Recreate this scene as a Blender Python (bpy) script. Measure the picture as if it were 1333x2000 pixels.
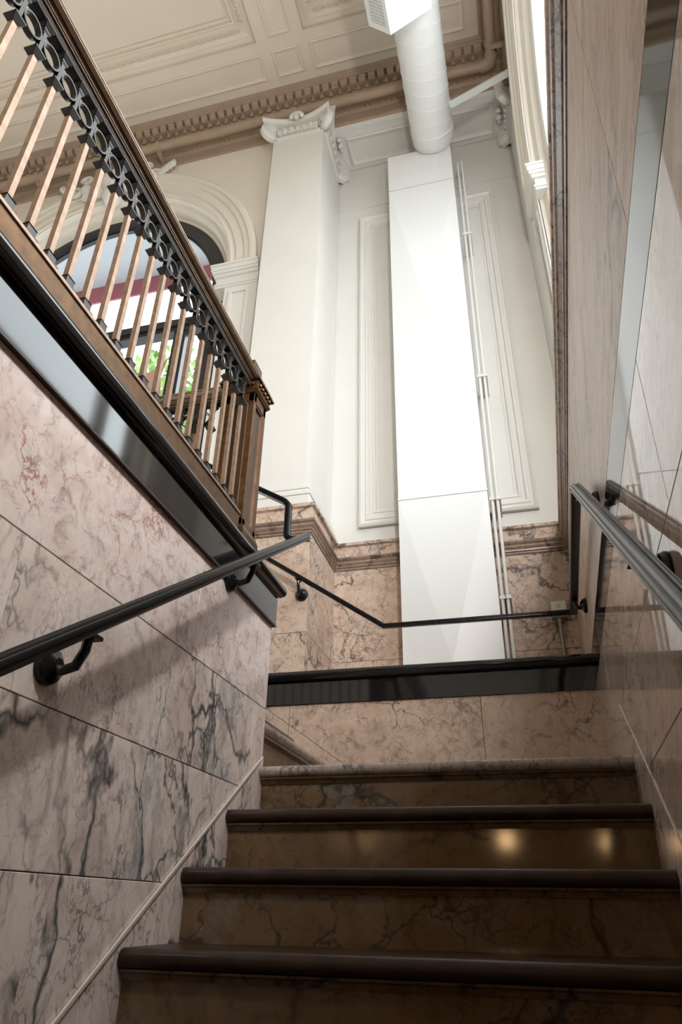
import bpy, bmesh, math, random
from mathutils import Vector, Matrix
random.seed(7)
for o in list(bpy.data.objects): bpy.data.objects.remove(o)
S = bpy.context.scene
COL = S.collection

# ------------------------------------------------------------------ camera
cam_d = bpy.data.cameras.new('camera'); cam = bpy.data.objects.new('camera', cam_d); COL.objects.link(cam)
cam_d.sensor_fit = 'VERTICAL'; cam_d.sensor_height = 36.0; cam_d.sensor_width = 24.0; cam_d.lens = 23.994
cam_d.clip_start = 0.02; cam_d.clip_end = 500
R = ((0.9686674844980084, 0.2478433393897096, 0.016030707921284366),
     (-0.11112400273888566, 0.49023076829090506, -0.8644797567532725),
     (-0.22211429600903324, 0.8356120349426917, 0.5024119490690336))
M = Matrix(((R[0][0], -R[1][0], -R[2][0], 0), (R[0][1], -R[1][1], -R[2][1], 0), (R[0][2], -R[1][2], -R[2][2], 0), (0, 0, 0, 1)))
cam.matrix_world = M
S.camera = cam

# ------------------------------------------------------------------ world: even bright overcast sky
wd = bpy.data.worlds.new('sky'); S.world = wd; wd.use_nodes = True
wn = wd.node_tree.nodes; wl = wd.node_tree.links
bg = wn['Background']; bg.inputs[0].default_value = (0.90, 0.96, 1.0, 1); bg.inputs[1].default_value = 7.0

# ------------------------------------------------------------------ exposure
vs = S.view_settings
vs.view_transform = 'Standard'; vs.look = 'None'; vs.gamma = 1.0; vs.use_curve_mapping = False
vs.exposure = 0.05

def area(name, loc, rot, sx, sy, power, color=(1, 1, 1), portal=False):
    l = bpy.data.lights.new(name, 'AREA'); l.shape = 'RECTANGLE'; l.size = sx; l.size_y = sy; l.energy = power; l.color = color
    if portal: l.cycles.is_portal = True
    o = bpy.data.objects.new(name, l); COL.objects.link(o); o.location = loc; o.rotation_euler = rot
    return o
PI = math.pi
# daylight portals in the window openings (they guide sky light, emit nothing themselves)
area('portal', (0.95, 2.15, 4.45), (0, PI / 2, 0), 4.3, 2.9, 1, portal=True)
area('portal', (0.95, -2.2, 4.45), (0, PI / 2, 0), 4.3, 2.9, 1, portal=True)
area('portal', (-3.62, 4.3, 3.9), (-PI / 2, 0, 0), 2.9, 5.2, 1, portal=True)
area('portal', (-7.6, 4.3, 3.9), (-PI / 2, 0, 0), 2.9, 5.2, 1, portal=True)

# ------------------------------------------------------------------ materials
def mat(name, color, rough=0.5, metal=0.0, noise=0.0, scale=20.0, bump=0.0, spec=0.5, coat=0.0):
    m = bpy.data.materials.new(name); m.use_nodes = True
    nt = m.node_tree; n = nt.nodes; b = n['Principled BSDF']
    b.inputs['Base Color'].default_value = (*color, 1); b.inputs['Roughness'].default_value = rough
    b.inputs['Metallic'].default_value = metal; b.inputs['Specular IOR Level'].default_value = spec
    b.inputs['Coat Weight'].default_value = coat; b.inputs['Coat Roughness'].default_value = 0.08
    if noise or bump:
        tc = n.new('ShaderNodeTexCoord'); nz = n.new('ShaderNodeTexNoise')
        nz.inputs['Scale'].default_value = scale; nz.inputs['Detail'].default_value = 6
        nt.links.new(tc.outputs['Object'], nz.inputs['Vector'])
    if noise:
        mp = n.new('ShaderNodeMapRange'); mp.inputs[1].default_value = 0.3; mp.inputs[2].default_value = 0.7
        mp.inputs[3].default_value = 1 - noise; mp.inputs[4].default_value = 1 + noise
        nt.links.new(nz.outputs['Fac'], mp.inputs[0])
        mx = n.new('ShaderNodeVectorMath'); mx.operation = 'SCALE'; mx.inputs[0].default_value = color
        nt.links.new(mp.outputs[0], mx.inputs['Scale']); nt.links.new(mx.outputs[0], b.inputs['Base Color'])
    if bump:
        bp = n.new('ShaderNodeBump'); bp.inputs['Strength'].default_value = bump; bp.inputs['Distance'].default_value = 0.01
        nt.links.new(nz.outputs['Fac'], bp.inputs['Height']); nt.links.new(bp.outputs[0], b.inputs['Normal'])
    return m

def marble(name, cols, vein, rough=0.1, vein_amt=0.9, vein_scale=2.2, fine=(0.25, 0.08, 0.07), fine_amt=0.5, stretch=(1, 1, 1), spec=0.5, grey=0.3, patch=0.5, tilt=0.0):
    m = bpy.data.materials.new(name); m.use_nodes = True
    nt = m.node_tree; n = nt.nodes; L = nt.links; b = n['Principled BSDF']
    b.inputs['Roughness'].default_value = rough; b.inputs['Specular IOR Level'].default_value = spec
    tc = n.new('ShaderNodeTexCoord'); oi = n.new('ShaderNodeObjectInfo')
    ofs = n.new('ShaderNodeVectorMath'); ofs.operation = 'SCALE'; ofs.inputs[0].default_value = (37.0, 91.0, 53.0)
    L.new(oi.outputs['Random'], ofs.inputs['Scale'])
    ad = n.new('ShaderNodeVectorMath'); ad.operation = 'ADD'
    L.new(tc.outputs['Object'], ad.inputs[0]); L.new(ofs.outputs[0], ad.inputs[1])
    st = n.new('ShaderNodeVectorMath'); st.operation = 'MULTIPLY'; st.inputs[1].default_value = stretch
    vr = n.new('ShaderNodeVectorRotate'); vr.rotation_type = 'X_AXIS'; vr.inputs['Angle'].default_value = math.radians(tilt)
    L.new(ad.outputs[0], vr.inputs['Vector']); L.new(vr.outputs[0], st.inputs[0]); V = st.outputs[0]
    def noise(sc, det=6, ro=0.6, dist=0.0, vec=V):
        x = n.new('ShaderNodeTexNoise'); x.inputs['Scale'].default_value = sc; x.inputs['Detail'].default_value = det
        x.inputs['Roughness'].default_value = ro; x.inputs['Distortion'].default_value = dist; L.new(vec, x.inputs['Vector']); return x
    def ramp(inp, stops):
        r = n.new('ShaderNodeValToRGB'); L.new(inp, r.inputs[0]); e = r.color_ramp.elements
        while len(e) < len(stops): e.new(0.5)
        for k, (p, c) in enumerate(stops):
            e[k].position = p; e[k].color = (*c, 1) if len(c) == 3 else c
        return r.outputs[0]
    def mixc(f, a, c):
        x = n.new('ShaderNodeMix'); x.data_type = 'RGBA'
        if isinstance(f, float): x.inputs[0].default_value = f
        else: L.new(f, x.inputs[0])
        L.new(a, x.inputs[6]) if not isinstance(a, tuple) else setattr(x.inputs[6], 'default_value', (*a, 1))
        L.new(c, x.inputs[7]) if not isinstance(c, tuple) else setattr(x.inputs[7], 'default_value', (*c, 1))
        return x.outputs[2]
    def mul(a, c):
        x = n.new('ShaderNodeMath'); x.operation = 'MULTIPLY'; x.use_clamp = True
        L.new(a, x.inputs[0])
        if isinstance(c, float): x.inputs[1].default_value = c
        else: L.new(c, x.inputs[1])
        return x.outputs[0]
    # warped coordinates
    def warp(sc, amt):
        w = noise(sc, 5, 0.6); s = n.new('ShaderNodeVectorMath'); s.operation = 'SUBTRACT'; s.inputs[1].default_value = (0.5, 0.5, 0.5)
        L.new(w.outputs['Color'], s.inputs[0]); k = n.new('ShaderNodeVectorMath'); k.operation = 'SCALE'; k.inputs['Scale'].default_value = amt
        L.new(s.outputs[0], k.inputs[0]); a = n.new('ShaderNodeVectorMath'); a.operation = 'ADD'
        L.new(V, a.inputs[0]); L.new(k.outputs[0], a.inputs[1]); return a.outputs[0]
    W1 = warp(2.6, 0.55); W2 = warp(7.0, 0.22)
    base = ramp(noise(2.4, 7, 0.62, 0.8).outputs['Fac'], [(0.30, cols[0]), (0.48, cols[1]), (0.62, cols[2]), (0.75, cols[1])])
    mott = ramp(noise(11, 9, 0.72, 1.6).outputs['Fac'], [(0.34, (0.50, 0.46, 0.45)), (0.47, (0.93, 0.92, 0.91)), (0.55, (1, 1, 1)), (0.68, (1.0, 1.0, 1.0))])
    x = n.new('ShaderNodeMix'); x.data_type = 'RGBA'; x.blend_type = 'MULTIPLY'; x.inputs[0].default_value = 0.85
    L.new(base, x.inputs[6]); L.new(mott, x.inputs[7]); c = x.outputs[2]
    # flakes and speckles
    sp = ramp(noise(26, 7, 0.7, 2.5, vec=W2).outputs['Fac'], [(0.58, (0, 0, 0)), (0.66, (1, 1, 1))])
    c = mixc(mul(sp, fine_amt * 0.75), c, fine)
    pale = ramp(noise(5, 6, 0.65, 1.5, vec=W2).outputs['Fac'], [(0.60, (0, 0, 0)), (0.70, (1, 1, 1))])
    c = mixc(mul(pale, 0.45), c, tuple(min(1, q * 1.12 + 0.02) for q in cols[1]))
    def veins(vec, sc, wid, lo, hi, msc, soft=0.35):
        vo = n.new('ShaderNodeTexVoronoi'); vo.feature = 'DISTANCE_TO_EDGE'; vo.inputs['Scale'].default_value = sc; L.new(vec, vo.inputs['Vector'])
        r = ramp(vo.outputs['Distance'], [(0.0, (1, 1, 1)), (wid * soft, (0.7, 0.7, 0.7)), (wid, (0, 0, 0))])
        mk = ramp(noise(msc, 4, 0.6).outputs['Fac'], [(lo, (0, 0, 0)), (hi, (1, 1, 1))])
        return mul(r, mk), mk
    v1, mk1 = veins(W1, vein_scale, 0.036, patch, patch + 0.10, 1.3)
    v2, mk2 = veins(W1, vein_scale * 3.1, 0.040, patch + 0.02, patch + 0.12, 1.7)
    v3, mk3 = veins(W2, vein_scale * 4.2, 0.030, 0.46, 0.60, 3.0)
    v4, mk4 = veins(W2, vein_scale * 9.0, 0.050, patch + 0.03, patch + 0.15, 2.2)
    hal = ramp(noise(3.1, 8, 0.7, 1.0, vec=W1).outputs['Fac'], [(0.52, (0, 0, 0)), (0.62, (1, 1, 1))])
    c = mixc(mul(mul(mk2, hal), grey * 1.4), c, (vein[0] * 2.4 + 0.15, vein[1] * 2.4 + 0.16, vein[2] * 2.4 + 0.16))
    c = mixc(mul(v3, fine_amt), c, fine)
    c = mixc(mul(v4, vein_amt * 0.7), c, vein)
    c = mixc(mul(v2, vein_amt * 0.9), c, vein)
    c = mixc(mul(v1, vein_amt), c, vein)
    L.new(c, b.inputs['Base Color'])
    return m

WHITE = mat('white_paint', (0.69, 0.668, 0.628), 0.45, noise=0.02, scale=3)
CREAM = mat('cream_wall_paint', (0.70, 0.645, 0.56), 0.5, noise=0.03, scale=2)
CEIL = mat('cream_ceiling_paint', (0.72, 0.63, 0.53), 0.55, noise=0.03, scale=2)
TAN = mat('tan_cornice_paint', (0.36, 0.265, 0.19), 0.5, noise=0.08, scale=6)
SHEET = mat('white_sheet_metal', (0.76, 0.76, 0.755), 0.4)
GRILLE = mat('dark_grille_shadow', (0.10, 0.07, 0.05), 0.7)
DARKHOLE = mat('grout', (0.10, 0.075, 0.055), 0.8)
M_LEFT = marble('veined_pink_marble', ((0.60, 0.49, 0.43), (0.80, 0.70, 0.635), (0.69, 0.585, 0.53)), (0.035, 0.045, 0.05), 0.16, 0.95, 1.9, stretch=(1, 1, 0.62), grey=0.42, patch=0.475, fine=(0.24, 0.11, 0.11), fine_amt=0.6)
M_PINK = marble('rose_marble', ((0.65, 0.51, 0.46), (0.82, 0.71, 0.66), (0.75, 0.61, 0.58)), (0.18, 0.17, 0.18), 0.16, 0.7, 1.7, grey=0.25, patch=0.56, fine=(0.36, 0.12, 0.11), fine_amt=0.85)
M_RIGHT = marble('striated_marble', ((0.46, 0.34, 0.275), (0.64, 0.50, 0.42), (0.55, 0.425, 0.35)), (0.10, 0.08, 0.07), 0.022, 0.8, 2.0, stretch=(1, 0.6, 1.4), tilt=29, grey=0.25, patch=0.52, fine=(0.17, 0.11, 0.09), fine_amt=0.55, spec=1.0)
M_HONED = marble('honed_striated_marble', ((0.42, 0.30, 0.235), (0.60, 0.46, 0.37), (0.50, 0.375, 0.30)), (0.06, 0.045, 0.04), 0.36, 0.75, 2.6, stretch=(1, 0.5, 1.9), tilt=19, grey=0.35, patch=0.52, fine=(0.13, 0.085, 0.065), fine_amt=0.9, spec=0.35)
M_FAR = marble('brown_veined_marble', ((0.46, 0.32, 0.245), (0.64, 0.49, 0.39), (0.55, 0.405, 0.32)), (0.05, 0.04, 0.04), 0.12, 0.9, 2.2, grey=0.22, patch=0.48, fine=(0.20, 0.10, 0.07))
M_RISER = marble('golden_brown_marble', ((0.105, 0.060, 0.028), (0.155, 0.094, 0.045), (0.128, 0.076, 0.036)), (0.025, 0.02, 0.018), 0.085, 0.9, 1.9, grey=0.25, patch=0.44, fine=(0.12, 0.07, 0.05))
M_CAP = marble('mottled_brown_marble', ((0.23, 0.155, 0.115), (0.33, 0.235, 0.18), (0.28, 0.19, 0.145)), (0.04, 0.03, 0.028), 0.32, 0.9, 3.0, grey=0.25, patch=0.45, fine=(0.12, 0.07, 0.06))
M_GREYSTEP = marble('grey_banded_marble', ((0.25, 0.21, 0.18), (0.36, 0.30, 0.26), (0.30, 0.25, 0.22)), (0.05, 0.045, 0.042), 0.2, 0.8, 3.0, stretch=(3, 1, 1), grey=0.35, patch=0.42)
GRANITE = mat('black_granite', (0.010, 0.010, 0.012), 0.06, noise=0.5, scale=260, spec=0.62)
TREAD = mat('dark_brown_tread_stone', (0.034, 0.018, 0.011), 0.30, noise=0.4, scale=14, spec=0.22)
BRASS = mat('aged_brass', (0.30, 0.20, 0.14), 0.42, 0.7, noise=0.22, scale=45)
BRONZE = mat('brown_bronze', (0.115, 0.056, 0.021), 0.42, 0.75, noise=0.3, scale=30)
BLACKBR = mat('blackened_bronze', (0.028, 0.024, 0.022), 0.34, 0.5, noise=0.25, scale=40)
RSHEEN = mat('tan_rail_sheen', (0.46, 0.35, 0.27), 0.4, 0.5, noise=0.15, scale=30)  # light reflected on the handrail, held in the colour
SUBR = mat('black_sub_rail', (0.012, 0.010, 0.009), 0.5, 0.0, spec=0.25)
RAILBR = mat('polished_dark_bronze', (0.17, 0.115, 0.08), 0.33, 0.75, noise=0.2, scale=30)
RAIL = mat('black_handrail_metal', (0.007, 0.007, 0.008), 0.25, 0.0, noise=0.3, scale=60, spec=0.30)
RAILGREY = mat('grey_handrail_metal', (0.018, 0.017, 0.016), 0.30, 0.0, noise=0.5, scale=50, spec=0.38)  # slightly lighter grey than the black rail metal
FRAME = mat('black_window_frame', (0.016, 0.018, 0.022), 0.4)
STEEL = mat('grey_galvanised_steel', (0.36, 0.35, 0.33), 0.4, 0.6)
PLATE = mat('white_plastic', (0.78, 0.76, 0.72), 0.4)
SLOT = mat('socket_slot_black', (0.02, 0.02, 0.02), 0.6)
CANOPY = mat('grey_canopy_fabric', (0.34, 0.37, 0.42), 0.8)
MAROON = mat('maroon_fabric', (0.22, 0.05, 0.08), 0.8)
PINKB = mat('salmon_board', (0.62, 0.34, 0.27), 0.6)
LEAF = mat('green_leaves', (0.14, 0.26, 0.05), 0.6, noise=0.4, scale=3)
BARK = mat('bark', (0.12, 0.08, 0.05), 0.8, noise=0.3)
PAVE = mat('pale_pavement', (0.45, 0.44, 0.42), 0.8, noise=0.1)
GLASS = bpy.data.materials.new('window_glass'); GLASS.use_nodes = True
_n = GLASS.node_tree.nodes; _n.clear()
_o = _n.new('ShaderNodeOutputMaterial'); _t = _n.new('ShaderNodeBsdfTransparent'); _g = _n.new('ShaderNodeBsdfGlossy'); _m = _n.new('ShaderNodeMixShader'); _f = _n.new('ShaderNodeLayerWeight'); _p = _n.new('ShaderNodeMath'); _q = _n.new('ShaderNodeMapRange')
_t.inputs[0].default_value = (0.93, 0.95, 0.95, 1); _g.inputs['Roughness'].default_value = 0.0; _f.inputs[0].default_value = 0.5; _p.operation = 'POWER'; _p.inputs[1].default_value = 5.0; _q.inputs[3].default_value = 0.05; _q.inputs[4].default_value = 0.9
GLASS.node_tree.links.new(_f.outputs['Facing'], _p.inputs[0]); GLASS.node_tree.links.new(_p.outputs[0], _q.inputs[0]); GLASS.node_tree.links.new(_q.outputs[0], _m.inputs[0]); GLASS.node_tree.links.new(_t.outputs[0], _m.inputs[1]); GLASS.node_tree.links.new(_g.outputs[0], _m.inputs[2]); GLASS.node_tree.links.new(_m.outputs[0], _o.inputs[0])
def emit(name, color, s):
    m = bpy.data.materials.new(name); m.use_nodes = True; b = m.node_tree.nodes['Principled BSDF']
    b.inputs['Base Color'].default_value = (*color, 1); b.inputs['Emission Color'].default_value = (*color, 1); b.inputs['Emission Strength'].default_value = s
    return m
LAMP = emit('warm_lamp_glass', (1.0, 0.62, 0.28), 30.0)
FILL_GLOW = emit('fill_lantern_glow', (1.0, 0.97, 0.93), 320.0)  # glow of the added fill lantern
M_WAIN = marble('honed_brown_marble', ((0.46, 0.32, 0.245), (0.64, 0.49, 0.39), (0.55, 0.405, 0.32)), (0.05, 0.04, 0.04), 0.52, 0.9, 2.4, grey=0.25, patch=0.44, fine=(0.20, 0.10, 0.07), spec=0.3)

# ------------------------------------------------------------------ mesh helpers
class MB:
    def __init__(s): s.v = []; s.f = []
    def quad(s, *p):
        k = len(s.v); s.v += [tuple(q) for q in p]; s.f.append(tuple(range(k, k + len(p)))); return s
    def box(s, x0, x1, y0, y1, z0, z1, f=None):
        P = [(x0, y0, z0), (x1, y0, z0), (x1, y1, z0), (x0, y1, z0), (x0, y0, z1), (x1, y0, z1), (x1, y1, z1), (x0, y1, z1)]
        if f: P = [f(*p) for p in P]
        k = len(s.v); s.v += P
        s.f += [tuple(k + i for i in q) for q in ((0, 3, 2, 1), (4, 5, 6, 7), (0, 1, 5, 4), (1, 2, 6, 5), (2, 3, 7, 6), (3, 0, 4, 7))]; return s
    def frustum(s, c, z0, z1, a0, a1, b0=None, b1=None):
        b0 = a0 if b0 is None else b0; b1 = a1 if b1 is None else b1
        P = [(c[0] + sx * a0, c[1] + sy * b0, z0) for sx, sy in ((-1, -1), (1, -1), (1, 1), (-1, 1))] + [(c[0] + sx * a1, c[1] + sy * b1, z1) for sx, sy in ((-1, -1), (1, -1), (1, 1), (-1, 1))]
        k = len(s.v); s.v += P
        s.f += [tuple(k + i for i in q) for q in ((0, 3, 2, 1), (4, 5, 6, 7), (0, 1, 5, 4), (1, 2, 6, 5), (2, 3, 7, 6), (3, 0, 4, 7))]; return s
    def grid(s, rings, closed_u=True, closed_v=False, caps=False):
        k = len(s.v); n = len(rings[0]); m = len(rings)
        for r in rings: s.v += [tuple(p) for p in r]
        for i in range(m if closed_v else m - 1):
            for j in range(n if closed_u else n - 1):
                a = k + i * n + j; b = k + i * n + (j + 1) % n; i2 = (i + 1) % m
                s.f.append((a, b, k + i2 * n + (j + 1) % n, k + i2 * n + j))
        if caps:
            s.f.append(tuple(k + j for j in range(n))[::-1]); s.f.append(tuple(k + (m - 1) * n + j for j in range(n)))
        return s
    def sweep(s, path, prof, up=(0, 0, 1), closed=True, caps=True, loop=False):
        """mitred sweep: prof in (u right, v up) carried exactly along the segments"""
        P = [Vector(p) for p in path]; T = [(P[i + 1] - P[i]).normalized() for i in range(len(P) - 1)]
        r = T[0].cross(Vector(up)).normalized(); nn = r.cross(T[0])
        ring = [P[0] + r * u + nn * v for u, v in prof]; rings = [ring]
        if loop:
            tc = (P[0] - P[-1]).normalized(); bn = (T[0] + tc).normalized()
            ring = [q + T[0] * (((P[0] - q).dot(bn)) / T[0].dot(bn)) for q in ring]; rings = [ring]
        for i in range(1, len(P)):
            if i < len(T): bn = (T[i - 1] + T[i]).normalized()
            elif loop: bn = (T[-1] + tc).normalized()
            else: bn = T[-1]
            t = T[i - 1]; ring = [q + t * ((P[i] - q).dot(bn) / t.dot(bn)) for q in ring]; rings.append(ring)
        return s.grid(rings, closed_u=closed, closed_v=loop, caps=caps and closed and not loop)
    def tube(s, path, r, n=10): return s.sweep(path, [(r * math.cos(2 * PI * k / n), r * math.sin(2 * PI * k / n)) for k in range(n)], up=(0.013, 0.021, 1) )
    def lathe(s, prof, c=(0, 0, 0), axis='z', n=16):
        rings = []
        for k in range(n):
            a = 2 * PI * k / n; cc, ss = math.cos(a), math.sin(a); ring = []
            for r, h in prof:
                p = {'z': (r * cc, r * ss, h), 'x': (h, r * cc, r * ss), 'y': (r * cc, h, r * ss)}[axis]
                ring.append((p[0] + c[0], p[1] + c[1], p[2] + c[2]))
            rings.append(ring)
        return s.grid(rings, closed_u=False, closed_v=True)
    def prism(s, poly, f0, f1):
        a = [f0(*p) for p in poly]; b = [f1(*p) for p in poly]; n = len(poly); k = len(s.v); s.v += [tuple(p) for p in a + b]
        s.f.append(tuple(range(k, k + n))); s.f.append(tuple(range(k + 2 * n - 1, k + n - 1, -1)))
        for i in range(n): s.f.append((k + i, k + n + i, k + n + (i + 1) % n, k + (i + 1) % n))
        return s
    def mesh(s, name, m, smooth=False, bevel=0):
        me = bpy.data.meshes.new(name); me.from_pydata(s.v, [], s.f)
        bm = bmesh.new(); bm.from_mesh(me); bmesh.ops.remove_doubles(bm, verts=bm.verts, dist=1e-6); bmesh.ops.recalc_face_normals(bm, faces=bm.faces)
        if bevel: bmesh.ops.bevel(bm, geom=[e for e in bm.edges if len(e.link_faces) == 2 and e.calc_face_angle(0) > 0.6], offset=bevel, segments=2, affect='EDGES', profile=0.6)
        bm.to_mesh(me); bm.free(); me.materials.append(m)
        if smooth:
            for p in me.polygons: p.use_smooth = True
            me.set_sharp_from_angle(angle=math.radians(38))
        return me

def link(name, me, parent=None, loc=None, rot=None):
    o = bpy.data.objects.new(name, me); COL.objects.link(o)
    if parent:
        o.parent = parent
        if parent.type == 'EMPTY' : o.matrix_parent_inverse = Matrix.Translation(-parent.location)
    if loc is not None: o.location = loc
    if rot is not None: o.rotation_euler = rot
    return o
def obj(name, mb, m, parent=None, smooth=False, bevel=0, loc=None, rot=None, label=None):
    o = link(name, mb.mesh(name, m, smooth, bevel), parent, loc, rot)
    if label: o['label'] = label
    return o
def thing(name, label, cat, loc=(0, 0, 0), group=None):
    o = bpy.data.objects.new(name, None); COL.objects.link(o); o.location = loc; o.empty_display_size = 0.1
    o['label'] = label; o['category'] = cat
    if group: o['group'] = group
    return o
def struct(name, mb, m, **k):
    o = obj(name, mb, m, **k); o['kind'] = 'structure'; return o
def sempty(name, loc=(0, 0, 0)):
    o = bpy.data.objects.new(name, None); COL.objects.link(o); o.location = loc; o['kind'] = 'structure'; return o

# ---- 2D polygon tools for the stone slabs
def clip(poly, f):
    out = []
    for i in range(len(poly)):
        a, b = poly[i], poly[(i + 1) % len(poly)]; fa, fb = f(*a), f(*b)
        if fa >= 0: out.append(a)
        if fa * fb < 0:
            t = fa / (fa - fb); out.append((a[0] + (b[0] - a[0]) * t, a[1] + (b[1] - a[1]) * t))
    return out
def area2(p): return sum(p[i][0] * p[(i + 1) % len(p)][1] - p[(i + 1) % len(p)][0] * p[i][1] for i in range(len(p))) / 2
def inset(poly, d):
    q = []
    for p in poly:
        if not q or abs(p[0] - q[-1][0]) + abs(p[1] - q[-1][1]) > 1e-5: q.append(p)
    if len(q) > 1 and abs(q[0][0] - q[-1][0]) + abs(q[0][1] - q[-1][1]) < 1e-5: q.pop()
    if area2(q) < 0: q = q[::-1]
    out = q
    for i in range(len(q)):
        a, b = q[i], q[(i + 1) % len(q)]; dx, dy = b[0] - a[0], b[1] - a[1]; l = math.hypot(dx, dy)
        out = clip(out, lambda x, y: (-(x - a[0]) * dy + (y - a[1]) * dx) / l - d)
    return out
def slab(name, poly, face, m, parent, gap=0.0022, ch=0.0012, th=0.03, proud=0.0, label=None):
    """face(a, b, off): point on the wall plane, off > 0 into the wall"""
    p0 = inset(poly, gap / 2)
    if len(p0) < 3 or area2(p0) < 0.0004: return None
    mb = MB()
    p1 = inset(p0, ch)
    if len(p1) != len(p0): p1 = p0
    A = [face(*p, -proud) for p in p1]; B = [face(*p, ch - proud) for p in p0]; C = [face(*p, th) for p in p0]
    n = len(p0); k = 0; mb.v = [tuple(v) for v in A + B + C]
    mb.f.append(tuple(range(n)))
    for i in range(n):
        j = (i + 1) % n
        mb.f.append((i, n + i, n + j, j)); mb.f.append((n + i, 2 * n + i, 2 * n + j, n + j))
    o = obj(name, mb, m, parent)
    if label: o['label'] = label
    return o

# ------------------------------------------------------------------ key dimensions (metres, camera at origin)
YK = 2.45
XL = -0.93                 # left marble wall face
def XR(y, z): return 0.334 + 0.030 * (y - 2.41) + 0.025 * (z - 0.44)      # right marble wall face
YN, RISE, RUN = 2.412, 0.1737, 0.263      # landing nosing, riser, going
ZL = 0.438                                 # landing level
YF = 3.66                                  # low marble wall beyond the landing
ZF = 1.16                                  # hall floor level
ZC = 7.5                                   # ceiling
YA, XA = 3.88, 0.58                        # arch wall planes (far wall / right wall)
YP, YW = 3.74, 4.38                        # pilaster front, recessed bay wall
def pitch(y): return 0.447 + (y - 2.402) * 0.6604
def pitchR(y): return 0.552 + (y - 2.437) * 0.62

fL = lambda y, z, o: (XL - o, y, z)
fR = lambda y, z, o: (XR(y, z) + o, y, z)
fF = lambda x, z, o: (x, YF + o, z)

# ================================================================== LOWER STRUCTURE
wl_ = sempty('wall_left', (XL, 0.6, -1.2))
mb = MB().box(XL - 0.14, XL - 0.006, -1.2, YK - 0.01, -2.4, ZF - 0.2)
obj('backing', mb, DARKHOLE, wl_)
rows = [-2.4, -1.95, -1.5, -1.2, -0.9, -0.6, -0.25, 0.05, 0.345, 0.645, 0.985]
cuts = {9: [-0.9, 0.35, 1.80], 8: [-1.0, 0.15, 1.02, 2.33], 7: [-0.6, 0.72, 1.55], 6: [-0.9, 0.3, 1.3], 5: [-0.3, 0.8], 4: [-0.6, 0.5], 3: [-0.7], 2: [-0.5], 1: [], 0: []}
for i in range(len(rows) - 1):
    ys = [-1.2] + cuts[i] + [YK]
    for a, b in zip(ys[:-1], ys[1:]):
        p = clip([(a, rows[i]), (b, rows[i]), (b, rows[i + 1]), (a, rows[i + 1])], lambda y, z: z - pitch(y))
        if len(p) > 2: slab('marble_slab', p, fL, M_PINK if i == 9 else M_LEFT, wl_)
for k in range(4):
    a = YK - 0.95 * k; b = a - 0.95
    a2 = a
    p = [(b, pitch(b)), (a2, pitch(a2)), (a2, pitch(a2) - 0.36), (b, pitch(b) - 0.36)]
    slab('skirting_slab', p, fL, M_LEFT, wl_, proud=0.004, th=0.03)
# pale bevel strip running along the skirting joint
mb = MB().sweep([(XL + 0.004, 2.41, pitch(2.41)), (XL + 0.004, -1.2, pitch(-1.2))], [(-0.004, -0.004), (0.004, -0.004), (0.002, 0.004), (-0.004, 0.004)])
obj('skirting_bead', mb, mat('pale_stone_edge', (0.62, 0.52, 0.45), 0.3), wl_)
# return of the left wall beside the upper flight
fRet = lambda x, z, o: (x, YK - o, z)
for a, b in ((-2.1, -1.5), (-1.5, XL)):
    slab('marble_slab', [(a, ZL), (b, ZL), (b, 0.985), (a, 0.985)], fRet, M_LEFT, wl_)

# far low wall behind the landing
wf = sempty('wall_front', (-0.5, YF, ZL))
obj('backing', MB().box(-2.4, 0.55, YF + 0.008, YF + 0.07, 0.2, ZF - 0.2), DARKHOLE, wf)
sk = lambda x: 0.692 - 0.678 * (x + 0.98)
for a, b in ((-2.3, -1.25), (-1.25, -0.195), (-0.195, 0.45)):
    p = clip([(a, 0.40), (b, 0.40), (b, 0.985), (a, 0.985)], lambda x, z: z - sk(x))
    slab('marble_slab', p, fF, M_FAR, wf)
    p = clip([(a, 0.40), (b, 0.40), (b, 0.985), (a, 0.985)], lambda x, z: sk(x) - z)
    if len(p) > 2: slab('skirting_slab', p, fF, M_FAR, wf, proud=0.004)

# right marble wall with its high wainscot
wr = sempty('wall_right', (0.3, 1.5, 0.3))
mb = MB(); ysn = [-1.2, 4.38]
def fRb(y, z, o): return (XR(y, z) + o, y, z)
mb.prism([(-1.2, -2.4), (4.40, -2.4), (4.40, 2.12), (-1.2, 2.12)], lambda y, z: fRb(y, z, 0.008), lambda y, z: fRb(y, z, 0.2))
obj('backing', mb, DARKHOLE, wr)
rowsR = [-2.4, -1.8, -1.2, -0.6, -0.25, 0.05, 0.345, 0.64, 0.985, 1.16, 2.12]
cutsR = {9: [-0.6, 0.98, 2.75], 8: [-0.2, 1.9], 7: [-0.3, 1.168, 2.9], 6: [-0.2, 0.75, 2.0, 3.3], 5: [0.2, 1.4], 4: [-0.5, 0.8], 3: [0.1], 2: [], 1: [], 0: []}
for i in range(len(rowsR) - 1):
    ys = [-1.2] + cutsR[i] + [4.38]
    for a, b in zip(ys[:-1], ys[1:]):
        p = clip([(a, rowsR[i]), (b, rowsR[i]), (b, rowsR[i + 1]), (a, rowsR[i + 1])], lambda y, z: z - pitchR(y) if y < 2.5869 else 1)
        p = [(a, rowsR[i]), (b, rowsR[i]), (b, rowsR[i + 1]), (a, rowsR[i + 1])]
        if rowsR[i + 1] <= 0.645: p = clip(p, lambda y, z: z - pitchR(y))
        if len(p) > 2: slab('granite_band' if i == 8 else 'marble_slab', p, fR, GRANITE if i == 8 else M_HONED if i == 9 else M_RIGHT, wr)
lo = [(2.587, 0.64), (3.66, 0.64), (3.66, 0.10), (2.3, 0.10), (2.3, pitchR(2.3))]
slab('skirting_slab', lo, fR, M_RIGHT, wr, proud=0.003)
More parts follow.
